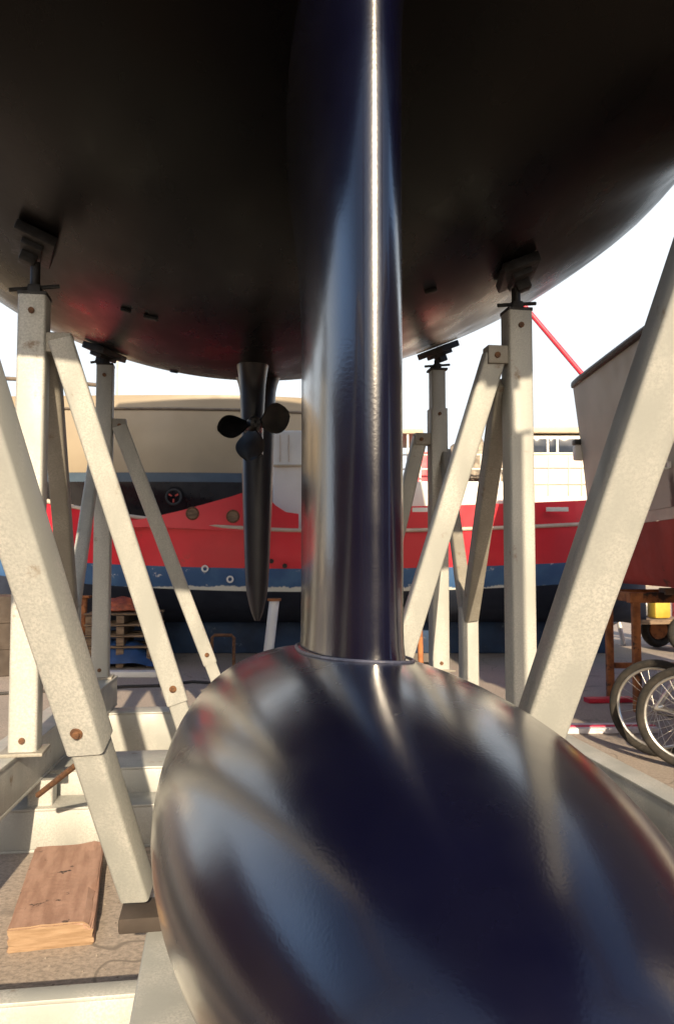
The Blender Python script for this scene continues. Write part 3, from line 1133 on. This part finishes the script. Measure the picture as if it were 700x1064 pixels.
hr = MB()
hr.tube([TL(-40, 391, .2), TL(60, 396, .2), TL(110, 401, .2)], .035, 8)
for u in (20, 60, 108):
    q = TL(u, 395 if u < 60 else 400, .2)
    hr.tube([q, (q.x, q.y, 3.9)], .02, 8)
hr.build('handrail', M['pipe'], tan)
ms = MB()
q = TL(122, 400, .4)
ms.tube([(q.x, q.y, 3.9), (q.x, q.y, 6.2)], .018, 8)
ms.build('antenna', M['rail'], tan)
q = TL(136, 405, .4)
MB().box((q.x, q.y, 3.97), (.35, .25, .12), .03).build('hatch', M['rail'], tan)
q = TL(182, 517, .16)
MB().ring(q + Vector((0, -.12, 0)), (0, 1, 0), .12, .018, 24, 8).build('thruster_tunnel', M['dark_iron'], tan)
for a in (30, 150, 270):
    th = MB()
    th.box(q + Vector((.06 * math.cos(R(a)), -.13, .06 * math.sin(R(a)))), (.06, .02, .028), .006, Matrix.Rotation(-R(a), 3, 'Y'))
    th.build('thruster_blade', M['red_bottom'], tan)
for i, x in enumerate((-3.0, 1.5)):
    e = empty('keel_support', (-4 + x, TY + 1.6, 0), 0, ('timber keel support under the stern of the cream motor boat', 'timber keel support under the bow of the cream motor boat')[i], 'boat support', 'supports under the cream boat')
    MB().box((0, 0, .12), (.35, .5, .24), .01).build('lower_block', M['timber'], e)
    MB().box((0, 0, .37), (.3, .4, .25), .01).build('upper_block', M['timber'], e)

# ------------------------------------------------------------------ grey boat at the right
GC = 3.62
grey = empty('workboat', (GC, 8.0, 0), 0, 'grey workboat with dark red bottom on a rusty trestle', 'workboat')
gy = [0 - 6.2 * i / 30 for i in range(31)]


def gb(y):
    q = -y / 6.2
    return 1 - .12 * q ** 2


def gz(rows, name, m):
    mb = MB()
    for sg in (-1, 1):
        mb.loft([[(sg * b * gb(y), y + (rk if y > -.01 else 0), z + (.05 * (-y / 6) if z > 1.3 else 0)) for b, z, rk in rows] for y in gy], close=False)
    # transom at the far end and closing face at the near one
    for yy, k in ((0, 1), (-6.2, .88)):
        vs = []
        for b, z, rk in rows:
            vs += [(-b * k, yy + (rk if yy == 0 else 0), z + (.05 * (-yy / 6) if z > 1.3 else 0)), (b * k, yy + (rk if yy == 0 else 0), z + (.05 * (-yy / 6) if z > 1.3 else 0))]
        fs = [(i, i + 1, i + 3, i + 2) for i in range(0, len(vs) - 2, 2)]
        mb.add(vs, fs)
    return mb.build(name, m, grey, 30)


gz([(.0, 1.02, -.3), (.45, 1.03, -.25), (.98, 1.07, -.12), (1.04, 1.16, -.08), (1.10, 1.58, -.03)], 'bottom', M['red_bottom'])
gz([(1.104, 1.582, -.03), (1.11, 1.67, -.02)], 'boot_stripe', M['rail'])
ghull = gz([(1.114, 1.672, -.02), (1.17, 2.4, .02), (1.235, 3.05, .06)], 'hull', M['grey'])
cp = MB()
cp.tube([(-1.24 * gb(y), y + (.06 if y > -.01 else 0), 3.055 + .05 * (-y / 6)) for y in gy[::-1]] + [(1.24, .06, 3.055)] + [(1.24 * gb(y), y, 3.055 + .05 * (-y / 6)) for y in gy[1:]], .035, 8)
cp.build('gunwale', M['dark_iron'], grey)
MB().loft([[(-1.2 * gb(y), y, 2.9), (1.2 * gb(y), y, 2.9)] for y in gy], close=False).build('deck', M['deck'], grey)
eb = MB()
ey = -2.0
ex = -(1.14) * gb(ey) - .005
eb.ring((ex - .022, ey, 2.0), (0, 1, 0), .028, .008, 20, 8)
eb.box((ex, ey, 2.0), (.012, .05, .05), .004)
eb.build('eye_bolt', M['white'], grey)
q = at(603, 470, 8.0)
MB().box((q.x - GC - .005, .06, q.z), (.10, .09, .15), .02).build('stern_light', M['white'], grey)
MB().box((q.x - GC + .01, .06, q.z + .11), (.13, .11, .05), .01).build('light_bracket', M['dark_iron'], grey)

# trestle of rusty angle iron and the blocks on it
tre = empty('steel_trestle', (2.95, 7.25, 0), 0, 'rusty brown steel trestle behind the bicycle wheels', 'trestle')
TX, TYY, TZ = .40, .34, .92
for sx in (-1, 1):
    for sy in (-1, 1):
        MB().bar((sx * TX, sy * TYY, 0), (sx * TX, sy * TYY, TZ), .065, .065, (0, 1, 0), .01).build('leg', M['rust'], tre)
for sy in (-1, 1):
    MB().bar((-TX - .06, sy * TYY, TZ + .045), (TX + .06, sy * TYY, TZ + .045), .09, .088, (0, 0, 1), .008).build('top_rail', M['rust'], tre)
    MB().bar((-TX + .045, sy * TYY, .3), (TX - .045, sy * TYY, .3), .05, .05, (0, 0, 1), .006).build('stretcher', M['rust'], tre) if sy > 0 else None
for sx in (-1, 1):
    MB().bar((sx * TX, -TYY + .046, TZ + .045), (sx * TX, TYY - .046, TZ + .045), .08, .08, (0, 0, 1), .008).build('top_rail', M['rust'], tre)
for dx, dy, w, d, m, lb in ((.0, -.34, .62, .15, 'timber', 'dark timber packing on the rusty trestle under the red bottom'),
                            (.26, -.2, .30, .12, 'brick', 'red block on the rusty trestle beside the dark timber packing')):
    o = MB().box((0, 0, .028), (w * .55, d, .056), .006).build('packing_block', M[m])
    o.location = (2.95 + dx, 7.25 + dy, .9095 + .09 - .0105)
    tag(o, lb, 'packing block', 'packing under the grey boat')

# crane jib behind
cr = empty('dock_crane', (5.15, 12.0, 0), 0, 'red dock crane jib rising behind the grey workboat', 'crane')
b0, b1 = at(706, 509, 12.0) - Vector((5.15, 12, 0)), at(470, 230, 12.0) - Vector((5.15, 12, 0))
MB().tube([(b0.x, 0, 0), (b0.x, 0, b0.z + .2)], .16, 16).build('mast', M['crane'], cr)
MB().tube([b0, b0.lerp(b1, .5), b1], .04, 12, r1=.035).build('jib', M['crane'], cr)
MB().tube([b1, (b1.x, 0, b1.z - 1.1)], .012, 6).build('hoist_rope', M['cable'], cr)

# ------------------------------------------------------------------ bicycles
def make_bike():
    e = empty('bicycle', (0, 0, 0))
    wb, rw = 1.03, .315
    for x in (0, wb):
        w = MB().ring((x, 0, rw), (0, 1, 0), rw - .027, .027, 64, 12).build('wheel', M['tyre'], e)
        rm_ = MB().ring((x, 0, rw), (0, 1, 0), rw - .057, .013, 64, 8, 1.0)
        rm_.build('rim', M['steel'], w)
        sp = MB()
        for k in range(28):
            a = 2 * math.pi * k / 28
            off = .5 * (1 if k % 4 < 2 else -1)
            sg = 1 if k % 2 else -1
            sp.tube([(x + .022 * math.cos(a + off), sg * .028, rw + .022 * math.sin(a + off)), (x + (rw - .06) * math.cos(a), sg * .004, rw + (rw - .06) * math.sin(a))], .0012, 5)
        sp.build('spokes', M['steel'], w)
        MB().tube([(x, -.05, rw), (x, -.03, rw), (x, .03, rw), (x, .05, rw)], .022, 12).build('hub', M['steel'], w)
    bb, st, ht0, ht1 = (.44, 0, .29), (.33, 0, .72), (.83, 0, .80), (.87, 0, .66)
    f = MB()
    f.tube([bb, st], .016, 10)
    f.tube([st, ht0], .017, 10)
    f.tube([bb, ht1], .019, 10)
    f.tube([ht0, ht1], .02, 10)
    f.build('frame', M['bike'], e)
    for sg in (-1, 1):
        MB().tube([(0, sg * .06, rw), (.30, sg * .03, .285), bb], .010, 8).build('chain_stay', M['steel'], e)
        MB().tube([(0, sg * .06, rw), (.17, sg * .045, .58), (st[0], 0, st[2] - .03)], .009, 8).build('seat_stay', M['steel'], e)
        MB().tube([(wb, sg * .055, rw), (.94, sg * .05, .55), (.87, 0, .66)], .012, 8).build('fork_blade', M['steel'], e)
    sd = MB().tube([st, (.31, 0, .84)], .0135, 10).build('seat_post', M['steel'], e)
    s2 = MB()
    s2.loft([[(.19 + .26 * q, (.075 * (1 - q) ** 1.4 + .018) * math.cos(2 * math.pi * k / 14), .855 + .025 * math.sin(2 * math.pi * k / 14)) for k in range(14)] for q in (0, .1, .25, .45, .7, .9, 1)])
    s2.build('saddle', M['cable'], e)
    hb = MB()
    hb.tube([ht0, (.80, 0, .92)], .014, 10)
    hb.tube([(.76, -.29, .95), (.80, -.2, .94), (.82, 0, .92), (.80, .2, .94), (.76, .29, .95)], .012, 10)
    hb.build('handlebar', M['steel'], e)
    ck = MB()
    ck.ring((bb[0], -.05, bb[2]), (0, 1, 0), .085, .005, 32, 6)
    for a in (20, 92, 164, 236, 308):
        ck.tube([(bb[0], -.05, bb[2]), (bb[0] + .085 * math.cos(R(a)), -.05, bb[2] + .085 * math.sin(R(a)))], .006, 6)
    ck.tube([(bb[0], -.07, bb[2]), (bb[0] + .12, -.075, bb[2] - .12)], .009, 8)
    ck.tube([(bb[0], .05, bb[2]), (bb[0] - .12, .055, bb[2] + .12)], .009, 8)
    ck.build('crank', M['steel'], e)
    for x, y, z in ((.56, -.125, .17), (.32, .105, .41)):
        MB().box((x, y, z), (.09, .09, .022), .005).build('pedal', M['cable'], e)
    MB().tube([(.02, -.05, .285), (.46, -.05, .21)], .004, 6).build('chain', M['dark_iron'], e)
    MB().tube([(.30, .05, .28), (.22, .20, .0)], .010, 8).build('kickstand', M['steel'], e)
    return e


bk = make_bike()
bk.location = (2.16, 5.02, 0)
bk.rotation_euler = (R(-3), 0, R(-34))
tag(bk, 'bicycle in front, its near wheel cut by the photo edge', 'bicycle', 'bicycles by the trestle')
bk2 = copy_tree(bk)
bk2.location = (2.10, 5.36, 0)
bk2.rotation_euler = (R(-4), 0, R(-37))
tag(bk2, 'bicycle half hidden behind the other bicycle, beside the trestle leg', 'bicycle', 'bicycles by the trestle')

# ------------------------------------------------------------------ small things on the ground
p0, p1 = at(575, 753, 6.3), at(640, 752, 6.3)
rb_ = empty('barrier_board', ((p0.x + p1.x) / 2 + .1, 6.15, 0), R(2), 'red and white striped barrier board lying flat beside the bicycle wheels', 'barrier board')
MB().box((0, 0, .02), (.75, .20, .04), .006).build('board', M['stripe_w'], rb_)
MB().box((0, -.02, .043), (.748, .05, .006), .002).build('red_stripe', M['stripe_r'], rb_)
bar_ = MB().bar((0, 0, .02), (.42, .05, .02), .12, .04, (0, 0, 1), .006).build('steel_offcut', M['crane'])
bar_.location = (at(607, 728, 7.4).x, 7.35, 0)
tag(bar_, 'red flat steel offcut on the ground left of the trestle', 'steel offcut')
cb = MB()
pts = [at(u, v, CH * F / (v - 580)) for u, v in ((-30, 722), (40, 718), (90, 716), (130, 713), (170, 712), (200, 708), (260, 712))]
cb.tube([(p.x, p.y, .014) for p in pts], .016, 8)
tag(cb.build('power_cable', M['cable']), 'black cable lying across the sunlit ground behind the left braces', 'cable')
# standing valve key like bracket beyond the rear cross beam
vk = empty('ground_cleat', (at(170, 770, 5.6).x, 5.6, 0), R(25), 'small dark iron cleat on the ground between the two left braces', 'cleat')
MB().box((0, 0, .012), (.12, .08, .024), .004).build('base_plate', M['dark_iron'], vk)
MB().tube([(0, 0, .02), (0, 0, .12)], .016, 8).build('stem', M['dark_iron'], vk)
MB().tube([(-.08, 0, .15), (0, 0, .12), (.08, 0, .10)], .016, 8).build('horn', M['dark_iron'], vk)

# loose grit and chips on the concrete
gb_ = MB()
rnd = random.Random(11)
for i in range(900):
    y = 2.2 + 9 * rnd.random() ** 1.6
    x = rnd.uniform(-.62, .55) * y
    r = rnd.uniform(.002, .0065) * (1 if i % 9 else 1.6)
    pts_ = [(x + r * rnd.uniform(.6, 1.3) * math.cos(a + .4), y + r * rnd.uniform(.6, 1.3) * math.sin(a + .4), .001) for a in (0, 1.57, 3.14, 4.71)]
    tp = (x + rnd.uniform(-.3, .3) * r, y + rnd.uniform(-.3, .3) * r, r * rnd.uniform(.5, 1.0))
    gb_.add(pts_ + [tp], [(0, 1, 4), (1, 2, 4), (2, 3, 4), (3, 0, 4)])
tag(gb_.build('grit', M['grit']), 'loose grit and paint chips scattered over the yard concrete', 'grit', kind='stuff')

# clutter below the red boat's left end
p = at(130, 625, 9.9)
pb = empty('pallet', (p.x, 9.95, 0), R(4), 'grey timber pallet stack beneath the bow of the red boat', 'pallet')
for k in range(5):
    z = .07 + .13 * k
    for x in (-.36, 0, .36):
        MB().box((x, 0, z - .02), (.09, .7, .09), .005).build('bearer', M['timber'], pb)
    for y in (-.28, 0, .28):
        MB().box((0, y, z + .045), (.85, .12, .022), .004).build('slat', M['timber'], pb)
b = bmesh.new()
bmesh.ops.create_icosphere(b, subdivisions=4, radius=1)
for q in b.verts:
    d = 1 + .3 * mnoise.noise(q.co * 2.6 + Vector((21, 0, 0))) + .18 * mnoise.noise(q.co * 7)
    q.co = Vector((q.co.x * .34 * d, q.co.y * .26 * d, max(-.2, q.co.z) * .12 * d))
me = bpy.data.meshes.new('trawl_net')
b.to_mesh(me)
b.free()
me.shade_smooth()
me.materials.append(M['orange'])
o = bpy.data.objects.new('trawl_net', me)
o.location = (p.x, 9.95, .695)
COL.objects.link(o)
tag(o, 'dull orange net bundle on the timber pallet stack under the red bow', 'fishing net')
p = at(125, 680, 9.6)
tpm = MB()
rg = []
for i in range(13):
    row = []
    for j in range(9):
        x = -.45 + .9 * i / 12
        y = -.3 + .6 * j / 8
        hh = .30 * (1 - (abs(x) / .47) ** 3) * (1 - (abs(y) / .32) ** 3) + .05 * mnoise.noise(Vector((x * 5, y * 5, 1)))
        row.append((x, y, max(.005, hh + .01)))
    rg.append(row)
tpm.loft(rg, close=False)
tpo = tpm.build('tarpaulin_heap', M['tarp'])
tpo.location = (at(127, 690, 9.85).x, 9.85, 0)
tag(tpo, 'blue tarpaulin heap under the bow of the red boat', 'tarpaulin')
p = at(135, 676, 9.0)
pl_ = MB().box((0, 0, .03), (.75, .16, .06), .008).build('white_plank', M['white'])
pl_.location = (at(140, 690, 8.9).x, 8.95, 0)
tag(pl_, 'long white plank lying flat on the ground in front of the blue tarpaulin', 'plank')
# rusty drums behind the left post
dr = empty('oil_drum', (at(5, 690, 9.2).x, 9.2, 0), 0, 'dull brown oil drum at the left photo edge behind the post', 'drum')
MB().loft([[(r * math.cos(2 * math.pi * k / 28), r * math.sin(2 * math.pi * k / 28), z) for k in range(28)] for z, r in ((0, .28), (.01, .29), (.29, .29), (.3, .3), (.32, .3), (.33, .29), (.58, .29), (.59, .3), (.61, .3), (.62, .29), (.87, .29), (.88, .28), (.87, .27))]).build('body', M['drum'], dr)
MB().tube([(.12, .0, .872), (.12, 0, .90)], .03, 12).build('bung', M['dark_iron'], dr)

# white sawhorse and yellow-tanked trolley far right
sh = empty('sawhorse', (at(648, 668, 12.4).x, 12.4, 0), R(20), 'small white sawhorse standing far behind the trestle legs', 'sawhorse')
MB().bar((-.3, 0, .62), (.5, 0, .62), .08, .08, (0, 0, 1), .006).build('top_bar', M['white'], sh)
for x in (-.2, .4):
    for sg in (-1, 1):
        MB().bar((x, sg * .04, .58), (x, sg * .24, 0), .06, .04, (1, 0, 0), .005).build('leg', M['white'], sh)
tc_ = empty('hand_cart', (at(690, 668, 11.5).x, 11.5, 0), R(10), 'two wheeled yard cart behind the rusty trestle', 'cart')
MB().box((0, 0, .42), (1.1, .6, .06), .01).build('platform', M['timber'], tc_)
for sg in (-1, 1):
    w = MB().ring((.1, sg * .34, .26), (0, 1, 0), .20, .06, 36, 10).build('wheel', M['tyre'], tc_)
    MB().tube([(.1, sg * .34 - .04, .26), (.1, sg * .34 + .04, .26)], .14, 20).build('rim', M['rust'], w)
MB().tube([(-.5, .2, .45), (-1.0, .1, .25), (-1.2, 0, .22)], .025, 8).build('drawbar', M['steel'], tc_)
jc = empty('jerrycan', (at(684, 640, 11.45).x, 11.45, .455), R(15), 'yellow jerrycan standing on the yard cart', 'jerrycan')
MB().box((0, 0, .15), (.26, .2, .3), .04).build('body', M['yellow'], jc)
MB().tube([(-.08, 0, .3), (-.08, 0, .34)], .03, 12).build('cap', M['dark_iron'], jc)
MB().tube([(-.03, 0, .29), (-.01, 0, .35), (.08, 0, .35), (.10, 0, .29)], .014, 8).build('handle', M['yellow'], jc)

# unseen store and sheds, added for the glossy keel and bulb to reflect
bs = empty('added_brick_store', (-9.5, -4, 0), 0, 'unseen brown brick store added left of the cradle for keel reflections', 'store')
MB().box((0, 0, 1.6), (5, 22, 3.2), .03).build('wall', M['brickwall'], bs)
MB().box((0, 0, 3.35), (5.6, 22.6, .3), .03).build('roof', M['shed_roof'], bs)
for i in range(4):
    MB().box((2.53, -8 + 5 * i, 1.4), (.06, 2.2, 2.8), .02).build('door', M['timber'], bs)
ws = empty('added_work_shed', (10.5, -7, 0), 0, 'unseen brown timber shed added right of the cradle for keel reflections', 'shed')  # unseen, added to fill the reflection on the bulb's right side
MB().box((0, 0, 2.0), (6, 16, 4.0), .03).build('wall', M['timber'], ws)
MB().box((0, 0, 4.15), (6.6, 16.6, .3), .03).build('roof', M['shed_roof'], ws)

rs = empty('added_yard_shed', (0, -22, 0), 0, 'wide dark timber yard shed standing behind the camera', 'shed')  # unseen, added to keep the bright horizon out of the bulb's reflection
MB().box((0, 0, 2.6), (46, 6, 5.2), .03).build('wall', M['timber'], rs)
MB().box((0, 0, 5.35), (47, 6.8, .3), .03).build('roof', M['shed_roof'], rs)

# long pale shed far behind, below the boats' decks
sh2 = empty('boat_shed', (6, 42, 0), 0, 'long low pale shed far behind the boats', 'shed')
MB().box((0, 0, 1.9), (70, 8, 3.8), .05).build('wall', M['wall'], sh2)
MB().box((0, 0, 3.95), (71, 9, .3), .05).build('roof', M['shed_roof'], sh2)
for i in range(12):
    MB().box((-31 + 5.6 * i, -4.02, 1.5), (2.6, .06, 2.9), .02).build('door', M['shed_roof'], sh2)
